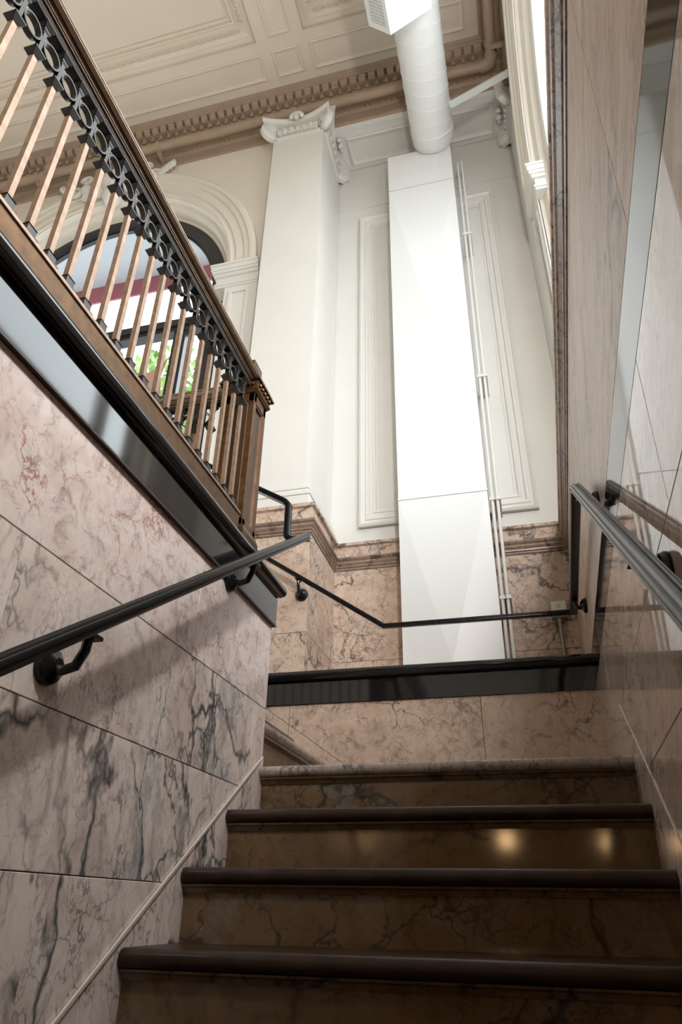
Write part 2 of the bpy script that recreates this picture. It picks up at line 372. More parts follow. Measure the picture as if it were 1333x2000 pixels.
for k in range(4):
    a = 2.3 - 0.9 * k; b = a - 0.9
    slab('skirting_slab', [(b, pitchR(b)), (a, pitchR(a)), (a, pitchR(a) - 0.42), (b, pitchR(b) - 0.42)], fR, M_RIGHT, wr, proud=0.003)

# black granite fascia and nosing around the stair well (floor edge)
tr = sempty('trim_1', (XL, 1, ZF))
fas = [(0.012, 0.982), (0.012, 1.107), (-0.03, 1.107), (-0.03, 0.982)]
def ring_path(x, y): return [(x, -1.2, 0), (x, y, 0), (-2.1, y, 0)]
# left side: path runs in +y, right-hand side (+u) faces the well
obj('fascia', MB().sweep(ring_path(XL, YK), [(u, v) for u, v in fas]), GRANITE, tr)
nose = [(-0.25, 1.106), (0.012, 1.106), (0.024, 1.108), (0.033, 1.115), (0.039, 1.126), (0.0415, 1.138), (0.040, 1.147), (0.036, 1.154), (0.029, 1.159), (0.02, 1.16), (-0.25, 1.16)]
obj('nosing', MB().sweep(ring_path(XL, YK), nose), GRANITE, tr, smooth=True)
obj('bottom_bead', MB().sweep(ring_path(XL, YK), [(0.014, 0.977), (0.014, 0.983), (0, 0.983), (0, 0.977)]), mat('dark_brown_bead', (0.05, 0.03, 0.022), 0.4), tr)
tr2 = sempty('trim_2', (-0.5, YF, ZF))
xe = XR(YF, 1.05) + 0.01
pth = [(xe, YF, 0), (-2.3, YF, 0)]     # path in -x: right-hand side faces +y -> mirror u
obj('fascia', MB().sweep(pth, [(-u, v) for u, v in fas]), GRANITE, tr2)
nose2 = [(0.06, 1.106), (-0.020, 1.106), (-0.038, 1.108), (-0.050, 1.115), (-0.057, 1.126), (-0.060, 1.138), (-0.058, 1.147), (-0.053, 1.154), (-0.045, 1.159), (-0.036, 1.16), (0.06, 1.16)]
obj('nosing', MB().sweep(pth, nose2), GRANITE, tr2, smooth=True)

# floors
fl = MB()
fl.box(-9.2, XL - 0.02, -7.2, YK - 0.03, ZF - 0.2, ZF - 0.004); fl.box(-9.2, -2.1, YK - 0.03, YF + 0.04, ZF - 0.2, ZF - 0.004)
fl.box(-9.2, 0.62, YF + 0.04, 4.6, ZF - 0.2, ZF - 0.004); fl.box(XL - 0.02, 0.9, -7.2, -1.2, ZF - 0.2, ZF - 0.004)
fo = struct('floor', fl, mat('pale_stone_floor', (0.52, 0.47, 0.41), 0.25, noise=0.1, scale=3))
struct('floor_lower', MB().box(-3, 2.6, -7.2, -1.0, -2.6, -2.35), mat('lower_stone_floor', (0.30, 0.22, 0.15), 0.3, noise=0.15, scale=3))
PLASTER = mat('warm_plaster', (0.60, 0.45, 0.30), 0.6)
for nm, b in (('left', (-3.1, -3, -7.2, -1.2, -2.4, 0.97)), ('right', (2.6, 2.7, -7.2, -1.2, -2.4, 0.97)), ('back', (-3, 2.6, -7.3, -7.2, -2.4, 0.97)), ('stair_left', (-3, XL - 0.15, -1.3, -1.2, -2.4, 0.97)), ('stair_right', (0.45, 2.6, -1.3, -1.2, -2.4, 0.97)),
              ('landing_left_seal', (-1.15, -1.055, YK + 0.0, YF + 0.05, -2.4, ZL - 0.02)), ('landing_front_seal', (-1.1, 0.5, YF + 0.03, YF + 0.08, -2.4, 0.195))):  # landing pair: unseen boxes added to stop sky light leaking in below
    struct('wall_lower_' + nm, MB().box(*b), PLASTER)
struct('ceiling_lower', MB().box(-3, 2.6, -7.2, -1.2, 0.93, 0.955), mat('warm_plaster_ceiling', (0.6, 0.48, 0.36), 0.6))

# ================================================================== STAIRS
def bull(front, back, z, t=0.042, n=5):
    """tread section (along run, z): rounded nosing at 'front', returns poly of (run, z) with run increasing away"""
    r = t / 2; pts = []
    for k in range(n + 1):
        a = -PI / 2 - PI * k / n
        pts.append((front + r + r * math.cos(a), z - r + r * math.sin(a)))
    return pts + [(back, z), (back, z - t)]
st = thing('marble_staircase', 'flight of golden brown marble steps with dark rounded treads climbing to the landing', 'staircase', (-0.3, 0.5, -2.3))
for k in range(16):
    yf, z = YN - RUN * k, ZL - RISE * k
    if k == 0: back = YF + 0.005
    else: back = yf + RUN + 0.04
    poly = bull(yf, back, z, 0.040)
    xl = XL + 0.006
    xr = lambda y: XR(y, z) - 0.004
    mb = MB().prism(poly, lambda y, zz: (XL + 0.006, y, zz), lambda y, zz: (xr(y), y, zz))
    o = obj('tread', mb, M_GREYSTEP if k == 0 else TREAD, st, smooth=True)
    if k == 0: o['label'] = 'grey banded marble landing slab with rounded nosing'
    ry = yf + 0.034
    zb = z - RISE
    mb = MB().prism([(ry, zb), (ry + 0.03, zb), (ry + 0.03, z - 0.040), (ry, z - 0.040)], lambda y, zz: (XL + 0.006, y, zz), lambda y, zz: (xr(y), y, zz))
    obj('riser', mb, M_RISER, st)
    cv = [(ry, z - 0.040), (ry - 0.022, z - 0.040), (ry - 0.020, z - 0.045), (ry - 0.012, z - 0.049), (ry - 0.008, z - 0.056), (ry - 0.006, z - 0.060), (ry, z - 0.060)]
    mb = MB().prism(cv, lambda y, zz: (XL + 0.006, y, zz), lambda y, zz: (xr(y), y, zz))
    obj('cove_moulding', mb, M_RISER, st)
obj('landing_slab', MB().box(-1.05, XL + 0.004, YK + 0.001, YF - 0.003, -0.2, ZL - 0.001), M_GREYSTEP, st)
st2 = thing('marble_staircase', 'short upper marble flight turning left from the landing behind the left wall', 'staircase', (-1.4, 3.0, ZL))
H2 = (ZF - ZL) / 4
for k in range(4):
    xf, z = -0.945 - RUN * k, ZL + H2 * (k + 1)
    back = -xf + RUN + 0.04 if k < 3 else 2.1
    poly = bull(-xf, back, z, 0.045)
    obj('tread', MB().prism(poly, lambda q, zz: (-q, YK + 0.003, zz), lambda q, zz: (-q, YF - 0.004, zz)), TREAD if k else M_GREYSTEP, st2, smooth=True)
    rx = xf - 0.034
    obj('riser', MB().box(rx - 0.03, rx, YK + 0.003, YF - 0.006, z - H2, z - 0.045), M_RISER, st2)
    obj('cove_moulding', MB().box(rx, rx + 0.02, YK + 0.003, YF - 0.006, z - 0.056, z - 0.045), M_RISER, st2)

# ================================================================== BALUSTRADE
XB = -0.985
HR = [(0.010, 0.0), (0.012, 0.010), (0.018, 0.012), (0.019, 0.017), (0.022, 0.018), (0.023, 0.022), (0.028, 0.026), (0.032, 0.027), (0.034, 0.031), (0.042, 0.033), (0.046, 0.037), (0.047, 0.043), (0.042, 0.047), (0.041, 0.052), (0.036, 0.060), (0.024, 0.066), (0.0, 0.068)]
HRP = HR + [(-u, v) for u, v in HR[::-1][1:]]
def bal_mesh():
    return MB().box(-0.0078, 0.0078, -0.0078, 0.0078, 1.345, 1.825).mesh('baluster', BRASS, bevel=0.001)
def boot_mesh():
    m = MB(); m.frustum((0, 0), 1.318, 1.327, 0.0215, 0.0215); m.frustum((0, 0), 1.327, 1.331, 0.0215, 0.0155); m.box(-0.0148, 0.0148, -0.0148, 0.0148, 1.331, 1.354); m.frustum((0, 0), 1.354, 1.360, 0.0165, 0.012)
    return m.mesh('boot', BLACKBR)
def capital_mesh():
    m = MB(); m.frustum((0, 0), 1.800, 1.818, 0.0090, 0.0180); m.box(-0.0185, 0.0185, -0.0185, 0.0185, 1.818, 1.823); m.box(-0.013, 0.013, -0.013, 0.013, 1.823, 1.834); m.frustum((0, 0), 1.834, 1.842, 0.010, 0.006)
    m.box(-0.008, 0.008, -0.0055, 0.0055, 1.842, 1.918)
    m.box(-0.0065, 0.0065, -0.012, 0.012, 1.872, 1.880)
    m.frustum((0, 0), 1.908, 1.916, 0.007, 0.010); m.box(-0.011, 0.011, -0.011, 0.011, 1.916, 1.926); m.frustum((0, 0), 1.926, 1.938, 0.012, 0.019); m.box(-0.0195, 0.0195, -0.0195, 0.0195, 1.938, 1.943)
    return m.mesh('capital', BLACKBR)
def ring_mesh(hw):
    m = MB(); rings = []
    for k in range(28):
        a = 2 * PI * k / 28; c, s = math.cos(a), math.sin(a)
        rings.append([(x, r * c, 1.8765 + r * s) for x, r in ((-hw, 0.0330), (hw, 0.0330), (hw, 0.0278), (-hw, 0.0278))])
    m.grid(rings, closed_v=True); return m.mesh('ring', BLACKBR, smooth=True)
BM, BOM, CM, RM = bal_mesh(), boot_mesh(), capital_mesh(), ring_mesh(0.0085)
def rest_block_mesh():
    return MB().frustum((0, 0), 1.943, 1.962, 0.012, 0.012, 0.010, 0.016).mesh('rest_block', BLACKBR)
RB = rest_block_mesh()
def balustrade(label, path, pts, rot, lo):
    t = thing('balustrade', label, 'balustrade', lo)
    p = [Vector(q) for q in path]
    obj('base_rail', MB().sweep(p, [(-0.024, ZF), (0.024, ZF), (0.024, 1.302), (0.0265, 1.304), (0.0265, 1.313), (0.023, 1.318), (-0.024, 1.318)]), BRONZE, t)
    obj('base_lip', MB().sweep(p, [(0.022, 1.300), (0.0285, 1.302), (0.0285, 1.312), (0.022, 1.3175)]), BRASS, t)
    obj('sub_rail', MB().sweep(p, [(-0.014, 1.944), (0.014, 1.944), (0.014, 1.966), (-0.014, 1.966)]), SUBR, t)
    obj('handrail', MB().sweep(p, [(u, v + 1.964) for u, v in HRP]), RAILBR, t, smooth=True)
    for sg in (1, -1): obj('rail_sheen', MB().sweep(p, [(sg * u, v + 1.964) for u, v in ((0.0325, 0.0262), (0.0440, 0.0322), (0.0440, 0.0345), (0.0325, 0.0290))]), RSHEEN, t)  # pale strips paint the reflected light along the handrail sides
    for i, q in enumerate(pts):
        b = link('baluster', BM, t, q, (0, 0, rot))
        link('boot', BOM, b); link('capital', CM, b)
        link('rest_block', RB, b)
        if i + 1 < len(pts):
            mid = ((q[0] + pts[i + 1][0]) / 2, (q[1] + pts[i + 1][1]) / 2, 0)
            link('ring', RM, t, mid, (0, 0, rot))
    return t
pts = [(XB, 0.745 + 0.0768 * k, 0) for k in range(-9, 18)]
balustrade('long bronze balustrade with square brass balusters and black rings along the stair well edge', [(XB, 0.0, 0), (XB, 2.096, 0)], pts, 0, (XB, 1.0, ZF))
pts = [(-1.185 - 0.0768 * k, 2.19, 0) for k in range(0, 12)]
balustrade('shorter brass balustrade behind the newel post running left above the upper flight', [(-1.127, 2.19, 0), (-2.1, 2.19, 0)], pts, PI / 2, (-1.6, 2.19, ZF))

# newel post
nw = thing('newel_post', 'panelled bronze newel post at the corner of the stair well', 'newel post', (-1.03, 2.19, ZF))
nc = (-1.028, 2.193)
h = 0.068
m = MB().box(nc[0] - h - 0.012, nc[0] + h + 0.012, nc[1] - h - 0.012, nc[1] + h + 0.012, ZF, 1.25); m.frustum(nc, 1.25, 1.275, h + 0.012, h + 0.004)
obj('base', m, BRONZE, nw)
core = MB().box(nc[0] - h + 0.012, nc[0] + h - 0.012, nc[1] - h + 0.012, nc[1] + h - 0.012, 1.26, 1.93)
obj('panel_core', core, mat('dark_brown_bronze_panel', (0.075, 0.045, 0.03), 0.35, 0.7, noise=0.2), nw)
for sx in (-1, 1):
    for sy in (-1, 1):
        x0 = nc[0] + sx * h; y0 = nc[1] + sy * h
        obj('corner_stile', MB().box(min(x0, x0 - sx * 0.026), max(x0, x0 - sx * 0.026), min(y0, y0 - sy * 0.026), max(y0, y0 - sy * 0.026), 1.27, 1.93), BRONZE, nw, bevel=0.002)
for z0, z1 in ((1.27, 1.305), (1.885, 1.93)):
    m = MB().box(nc[0] - h, nc[0] + h, nc[1] - h, nc[1] + h, z0, z1); obj('cross_band', m, BRONZE, nw, bevel=0.001)
for d in range(4):
    a = d * PI / 2; c, s = round(math.cos(a)), round(math.sin(a))
    fr = []
    m = MB()
    for (u0, u1, v0, v1) in ((-0.042, -0.036, 1.305, 1.885), (0.036, 0.042, 1.305, 1.885), (-0.042, 0.042, 1.305, 1.312), (-0.042, 0.042, 1.878, 1.885)):
        f = lambda u, w, v: (nc[0] + u * -s + w * c, nc[1] + u * c + w * s, v)
        m.box(u0, u1, h - 0.013, h - 0.004, v0, v1, f)
    obj('panel_bead', m, BRASS, nw)
m = MB(); m.frustum(nc, 1.93, 1.945, h + 0.004, h + 0.014); m.box(nc[0] - h - 0.014, nc[0] + h + 0.014, nc[1] - h - 0.014, nc[1] + h + 0.014, 1.945, 1.955)
m.frustum(nc, 1.955, 1.985, h + 0.006, h + 0.018); m.box(nc[0] - h - 0.026, nc[0] + h + 0.026, nc[1] - h - 0.026, nc[1] + h + 0.026, 1.985, 1.995); m.frustum(nc, 1.995, 2.02, h + 0.024, h + 0.016); m.frustum(nc, 2.02, 2.05, h + 0.016, 0.045)
obj('cap', m, BRONZE, nw)
for d in range(4):
    a = d * PI / 2; c, s = round(math.cos(a)), round(math.sin(a))
    for k in range(5):
        u = -0.056 + 0.028 * k
        obj('dentil', MB().lathe([(0.0, -0.010), (0.008, -0.006), (0.010, 0), (0.008, 0.006), (0, 0.010)], (nc[0] + u * -s + (h + 0.015) * c, nc[1] + u * c + (h + 0.015) * s, 1.970), n=6), BRONZE, nw, smooth=True)
m = MB().box(nc[0] - 0.042, nc[0] + 0.042, nc[1] - 0.045, nc[1] + 0.045, 2.045, 2.145)
obj('top_block', m, BRONZE, nw, bevel=0.003)
obj('block_panel', MB().box(nc[0] + 0.041, nc[0] + 0.044, nc[1] - 0.03, nc[1] + 0.03, 2.06, 2.13), mat('grey_bronze_panel', (0.10, 0.085, 0.075), 0.35, 0.6), nw)

# ================================================================== WALL HANDRAILS
RPH = [(0.012, -0.013), (0.017, -0.012), (0.021, -0.007), (0.021, -0.002), (0.0165, 0.000), (0.0165, 0.0025), (0.0205, 0.004), (0.0215, 0.009), (0.0195, 0.014), (0.0145, 0.0145), (0.0135, 0.018), (0.009, 0.021), (0.0045, 0.0205), (0.0035, 0.0165)]
RP = RPH + [(-u, v) for u, v in RPH[::-1]]
def bracket(parent, wall, n, rail, m=RAIL):
    """rosette on the wall point, arm curling to under the rail"""
    W, N, Rr = Vector(wall), Vector(n).normalized(), Vector(rail)
    o = obj('rosette', MB().lathe([(0.0, 0.0), (0.038, 0.0), (0.040, 0.008), (0.036, 0.018), (0.024, 0.024), (0.015, 0.032), (0.0, 0.032)], (0, 0, 0), 'z', 18), m, parent, smooth=True)
    o.location = W if parent.type == 'EMPTY' else W
    o.rotation_mode = 'QUATERNION'; o.rotation_quaternion = N.to_track_quat('Z', 'Y')
    a = W + N * 0.015; b = Vector((Rr.x, Rr.y, Rr.z - 0.014)); d = b - a
    hlen = Vector((d.x, d.y, 0))
    P = [a, a + hlen * 0.35 + Vector((0, 0, -0.012)), a + hlen * 0.75 + Vector((0, 0, d.z * 0.12 - 0.012)), a + hlen * 0.97 + Vector((0, 0, d.z * 0.45)), b + Vector((0, 0, 0.004))]
    obj('arm', MB().tube(P, 0.0105, 8), m, parent, smooth=True)
    obj('saddle', MB().box(b.x - 0.014, b.x + 0.014, b.y - 0.03, b.y + 0.03, b.z - 0.006, b.z + 0.002), m, parent)
lh = thing('handrail', 'black moulded handrail climbing the left marble wall then turning up behind the newel', 'handrail', (-0.85, 1.6, 0.8))
xh = -0.842
zl = lambda y: 0.345 + (y - 0.949) * 0.672
pth = [(xh, -1.1, zl(-1.1)), (xh, 2.50, zl(2.50)), (xh - 0.005, 2.545, zl(2.50) + 0.018), (xh - 0.075, 2.545, zl(2.50) + 0.018), (xh - 0.09, 2.545, zl(2.50) + 0.03), (xh - 0.09, 2.545, 1.60), (xh - 0.105, 2.545, 1.625), (xh - 0.75, 2.545, 1.625 + 0.42)]
obj('rail', MB().sweep(pth[:2] + [(xh, 2.575, zl(2.575))], RP), RAIL, lh, smooth=True)
obj('end_turn', MB().sweep([(xh + 0.018, 2.556, zl(2.55)), (xh - 0.075, 2.556, zl(2.55)), (xh - 0.09, 2.556, zl(2.55) + 0.02), (xh - 0.09, 2.556, 1.60), (xh - 0.11, 2.556, 1.625), (xh - 0.75, 2.556, 1.625 + 0.40)], [(u * 0.85, v * 0.85) for u, v in RP]), RAIL, lh, smooth=True)
for y in (-0.2, 1.17, 2.0):
    bracket(lh, (XL + 0.0, y, zl(y) - 0.075), (1, 0, 0), (xh, y + 0.0, zl(y)))

rh = thing('handrail', 'black handrail running up the right marble wall and around the landing', 'handrail', (0.25, 2.0, 0.9))
ofs = 0.057; yb, zb = 2.33, 1.385; zh = 1.402
xo = lambda y, z: XR(y, z) - ofs
sl = 0.745
y0 = -1.1; z0 = zb - (yb - y0) * sl
yc = 3.655
obj('rail', MB().sweep([(xo(y0, z0), y0, z0), (xo(yb, zb), yb, zb), (xo(yb + 0.03, zh), yb + 0.04, zh), (xo(yc, zh), yc, zh)], RP), RAILGREY, rh, smooth=True, label='sloping stretch in dark grey metal')
obj('landing_rail', MB().sweep([(xo(yc, zh) + 0.02, yc - 0.002, zh), (-0.705, yc - 0.002, zh), (-1.75, yc - 0.002, zh + 1.045 * 0.685)], [(u * 0.8, v * 0.8) for u, v in RP]), RAIL, rh, smooth=True)
for y, z in ((0.0, zb - (yb - 0.0) * sl), (1.28, zb - (yb - 1.28) * sl), (2.2, zb - (yb - 2.2) * sl), (3.45, zh)):
    bracket(rh, (XR(y, z - 0.03), y, z - 0.045), (-1, 0, 0), (xo(y, z), y, z))
zq = zh + (1.235 - 0.705) * 0.685
bracket(rh, (-1.235, YP, zq - 0.085), (0, -1, 0), (-1.235, yc, zq))

# ================================================================== UPPER WALLS
def arch_wall(F, s0, s1, z0, z1, cs, cz, r, zsill, depth, n=40):
    """flat wall in (s, z) with an arched opening; F(s, z, d) with d into the wall"""
    mb = MB(); q = lambda *p: mb.quad(*[F(a, b, 0) for a, b in p])
    q((s0, z0), (cs - r, z0), (cs - r, z1), (s0, z1)); q((cs + r, z0), (s1, z0), (s1, z1), (cs + r, z1))
    q((cs - r, z0), (cs + r, z0), (cs + r, zsill), (cs - r, zsill))
    A = [(cs + r * math.cos(PI - PI * k / n), cz + r * math.sin(PI * k / n)) for k in range(n + 1)]
    for a, b in zip(A[:-1], A[1:]): q(a, b, (b[0], z1), (a[0], z1))
    edge = [(cs - r, zsill)] + A + [(cs + r, zsill)]
    for a, b in zip(edge, edge[1:] + edge[:1]): mb.quad(F(*a, 0), F(*b, 0), F(*b, depth), F(*a, depth))
    return mb
def arch_sweep(F, cs, cz, prof, n=48, legs=None):
    """prof: (radius, d) closed; legs: z where straight legs end"""
    rings = []
    ang = [PI - PI * k / n for k in range(n + 1)]
    if legs is not None: rings.append([F(cs - r, legs, d) for r, d in prof])
    for a in ang: rings.append([F(cs + r * math.cos(a), cz + r * math.sin(a), d) for r, d in prof])
    if legs is not None: rings.append([F(cs + r, legs, d) for r, d in prof])
    return MB().grid(rings, caps=True)
ARCHI = [(1.475, 0.01), (1.475, -0.012), (1.50, -0.02), (1.515, -0.012), (1.54, -0.012), (1.555, -0.026), (1.63, -0.030), (1.645, -0.045), (1.69, -0.05), (1.70, -0.066), (1.735, -0.07), (1.76, -0.05), (1.76, 0.01)]
REVEAL = [(1.475, 0.0), (1.475, 0.06), (1.465, 0.075), (1.44, 0.085), (1.415, 0.11), (1.405, 0.16), (1.395, 0.19), (1.36, 0.20), (1.36, 0.30), (1.52, 0.30), (1.52, 0.0)]
def box2(mb, F, s0, s1, z0, z1, d0, d1): return mb.box(s0, s1, d0, d1, z0, z1, lambda s, d, z: F(s, z, d))
def arch_window(idx, F, cs, zsill, FRAME, mull=0.98, fr=1.29, cz=5.06):
    wn_ = sempty('window_%d' % idx, F(cs, zsill, 0.2))
    obj('archivolt', arch_sweep(F, cs, cz, ARCHI), CREAM, wn_, smooth=True)
    obj('reveal', arch_sweep(F, cs, cz, REVEAL, legs=zsill), CREAM, wn_, smooth=True)
    obj('frame_arch', arch_sweep(F, cs, cz, [(1.365, 0.19), (fr, 0.19), (fr - 0.015, 0.20), (fr - 0.015, 0.27), (1.365, 0.27)], legs=zsill), FRAME, wn_, smooth=True)
    obj('frame_inner', arch_sweep(F, cs, cz, [(fr - 0.013, 0.215), (fr - 0.04, 0.215), (fr - 0.04, 0.25), (fr - 0.013, 0.25)], legs=zsill), FRAME, wn_, smooth=True)
    m = MB(); box2(m, F, cs - 1.28, cs + 1.28, 4.57, 4.72, 0.17, 0.27); box2(m, F, cs - 1.28, cs + 1.28, 4.62, 4.675, 0.15, 0.18)
    obj('transom', m, FRAME, wn_)
    for s in (-mull, mull):
        m = MB(); box2(m, F, cs + s - 0.06, cs + s + 0.06, zsill, 4.58, 0.18, 0.26); box2(m, F, cs + s - 0.025, cs + s + 0.025, zsill, 4.58, 0.16, 0.19); obj('mullion', m, FRAME, wn_)
    m = MB(); box2(m, F, cs - 1.28, cs + 1.28, zsill, zsill + 0.1, 0.16, 0.27); obj('sill_rail', m, FRAME, wn_)
    A = [(cs + 1.33 * math.cos(PI - PI * k / 40), cz + 1.33 * math.sin(PI * k / 40)) for k in range(41)]
    m = MB(); m.quad(*[F(a, b, 0.235) for a, b in [(cs - 1.33, 4.65)] + A + [(cs + 1.33, 4.65)]]); obj('pane', m, GLASS, wn_)
    for a, b in ((-1.33, -mull), (-mull, mull), (mull, 1.33)):
        m = MB(); m.quad(F(cs + a, zsill, 0.235), F(cs + b, zsill, 0.235), F(cs + b, 4.65, 0.235), F(cs + a, 4.65, 0.235)); obj('pane', m, GLASS, wn_)
    for sg in (-1, 1):
        a, b = sorted((cs + sg * 1.40, cs + sg * 1.79))
        m = MB(); e = 0.0
        for z0, z1, pr in ((4.79, 4.815, 0.02), (4.815, 4.84, 0.028), (4.84, 4.92, 0.016), (4.92, 4.955, 0.035), (4.955, 4.985, 0.05), (4.985, 5.035, 0.06), (5.035, 5.06, 0.07)):
            i0 = a - (pr if sg > 0 else 0); i1 = b + (pr if sg < 0 else 0)
            box2(m, F, i0, i1, z0, z1, -pr, 0.12)
        obj('impost', m, WHITE, wn_)
        m = MB()
        a2, b2 = sorted((cs + sg * 1.475, cs + sg * 1.79)); box2(m, F, a2, b2, zsill, 4.79, -0.012, 0.01)
        obj('pier_strip', m, WHITE, wn_)
        m = MB()
        for u in (0.05, 0.215): 
            p0 = min(cs + sg * (1.475 + u), cs + sg * (1.475 + u + 0.03)); box2(m, F, p0, p0 + 0.03, zsill + 0.1, 4.70, -0.028, -0.01)
        p0, p1 = sorted((cs + sg * 1.525, cs + sg * 1.72)); box2(m, F, p0, p1, 4.70, 4.73, -0.028, -0.01)
        obj('pier_moulding', m, WHITE, wn_)
    return wn_
fFA = lambda s, z, d: (s, YA + d, z)
fRA = lambda s, z, d: (XA + (d * 0.55 if d > 0 else d), s, z)
CS1, CS2 = -3.62, 2.15
ZTOP = 7.5
mb = arch_wall(fFA, -5.62, -1.6, ZF, ZTOP, CS1, 5.06, 1.51, 1.30, 0.1)
mb2 = arch_wall(fFA, -9.2, -5.62, ZF, ZTOP, -7.6, 5.06, 1.51, 1.30, 0.1)
mb.v, mb.f = mb.v + mb2.v, mb.f + [tuple(i + len(mb.v) for i in f) for f in mb2.f]
struct('wall_far', mb, CREAM)
w1 = arch_window(1, fFA, CS1, 1.30, FRAME, fr=1.255)
obj('window_decal', MB().prism([(-3.05, 3.75), (-2.80, 3.70), (-2.76, 3.90), (-2.79, 4.10), (-2.75, 4.32), (-2.84, 4.20), (-2.94, 4.17), (-3.05, 4.19)], lambda x, z: (x, YA + 0.236, z), lambda x, z: (x, YA + 0.239, z)), PINKB, w1)
arch_window(4, fFA, -7.6, 1.30, FRAME)
# far wall masonry above the soffit and recessed bay
wb = sempty('wall_bay', (-0.4, YW, ZF))
obj('bay_wall', MB().box(-1.40, 0.66, YW, YW + 0.1, ZF, 6.90), WHITE, wb)
tb = sempty('trim_4', (-0.5, YA, 6.9))
obj('lintel_face', MB().box(-1.62, 0.66, YA, YW + 0.1, 6.9, ZTOP), WHITE, tb)
# soffit panel moulding
def frame_loop(pts, prof, m, parent, name, up, smooth=False):
    return obj(name, MB().sweep(pts, prof, up=up, loop=True), m, parent, smooth=smooth)
frame_loop([(-1.09, 4.02, 6.9), (0.40, 4.02, 6.9), (0.40, 4.33, 6.9), (-1.09, 4.33, 6.9)], [(0, 0.01), (0, -0.018), (-0.018, -0.024), (-0.03, -0.014), (-0.045, -0.010), (-0.05, 0.01)], WHITE, tb, 'soffit_moulding', (0, 0, 1))
frame_loop([(-1.20, YA + 0.01, 6.9), (0.55, YA + 0.01, 6.9), (0.55, YW - 0.005, 6.9), (-1.20, YW - 0.005, 6.9)], [(0, 0.01), (0, -0.012), (-0.05, -0.012), (-0.06, 0.01)], WHITE, tb, 'soffit_border', (0, 0, 1))
# tall picture-frame panel moulding on the bay wall (outward = -y)
prof = [(0, 0.004), (0, -0.0), (0.0, 0.035), (0.018, 0.045), (0.032, 0.030), (0.050, 0.028), (0.056, 0.036), (0.075, 0.036), (0.085, 0.020), (0.110, 0.018), (0.116, 0.024), (0.128, 0.022), (0.136, 0.006), (0.155, 0.004)]
pl = [(-1.018, YW, 2.465), (-1.018, YW, 6.02), (0.290, YW, 6.02), (0.290, YW, 2.465)]
frame_loop(pl, prof, WHITE, wb, 'panel_moulding', (0, -1, 0))
obj('picture_rail', MB().box(-1.28, 0.60, YW - 0.014, YW, 6.20, 6.222), WHITE, wb)
# upper right wall with arched windows
mb = arch_wall(fRA, 0.02, 4.40, ZF, ZTOP, CS2, 5.06, 1.51, 2.42, 0.1)
mb2 = arch_wall(fRA, -7.3, 0.02, ZF, ZTOP, -2.2, 5.06, 1.51, 2.42, 0.1)
mb.v, mb.f = mb.v + mb2.v, mb.f + [tuple(i + len(mb.v) for i in f) for f in mb2.f]
struct('wall_upper_right', mb, WHITE)
arch_window(2, fRA, CS2, 2.42, WHITE, fr=1.345)
arch_window(3, fRA, -2.2, 2.42, WHITE, fr=1.345)
struct('wall_outer', MB().box(-9.3, -9.2, -7.3, 4.5, ZF - 0.2, ZTOP).box(-9.3, 0.9, -7.4, -7.3, ZF - 0.2, ZTOP), CREAM)

# ------------------------------------------------------------------ wainscot of the hall (far bay, pilaster plinths) + cap
ww = sempty('wall_wainscot', (-0.6, YW, ZF))
def plane_slabs(F, cuts, zs, m, th=0.02):
    for a, b in zip(cuts[:-1], cuts[1:]):
        for z0, z1 in zip(zs[:-1], zs[1:]): slab('marble_slab', [(a, z0), (b, z0), (b, z1), (a, z1)], F, m, ww, th=th)
zs = [ZF, 1.44, 2.12]
plane_slabs(lambda x, z, o: (x, YP + o, z), [-1.80, -1.2], zs, M_WAIN)
plane_slabs(lambda y, z, o: (-1.2 - o, y, z), [YP, 4.36], zs, M_WAIN)
plane_slabs(lambda x, z, o: (x, 4.36 + o, z), [-1.2, -0.35, 0.437], zs, M_WAIN)
xrt = lambda y: XR(y, 2.15)
capath = [(-1.80, 3.9, 0), (-1.80, YP, 0), (-1.2, YP, 0), (-1.2, 4.36, 0), (xrt(4.36), 4.36, 0), (xrt(-1.2), -1.2, 0)]
# going +x the right-hand side (u>0) faces -y = into the room
CAPP = [(-0.02, 2.118), (0.006, 2.118), (0.010, 2.124), (0.010, 2.134), (0.005, 2.138), (0.014, 2.142), (0.016, 2.152), (0.028, 2.168), (0.022, 2.186), (0.034, 2.196), (0.038, 2.206), (0.034, 2.214), (0.016, 2.220), (0.016, 2.300), (0.022, 2.304), (0.034, 2.310), (0.036, 2.330), (-0.02, 2.332)]
obj('cap_moulding', MB().sweep(capath, [p for p in CAPP[:13]] + [(-0.02, 2.219)]), M_CAP, ww)
obj('cap_fascia', MB().sweep(capath, [(-0.02, 2.2195), (0.016, 2.2195)] + CAPP[13:]), M_WAIN, ww)
obj('cap_ledge', MB().prism([(-1.2, 0), (4.42, 0)][:0] or [(xrt(-1.2) - 0.01, -1.2), (xrt(4.36) - 0.01, 4.42), (0.62, 4.42), (0.62, -1.2)], lambda x, y: (x, y, 2.31), lambda x, y: (x, y, 2.331)), M_CAP, ww)

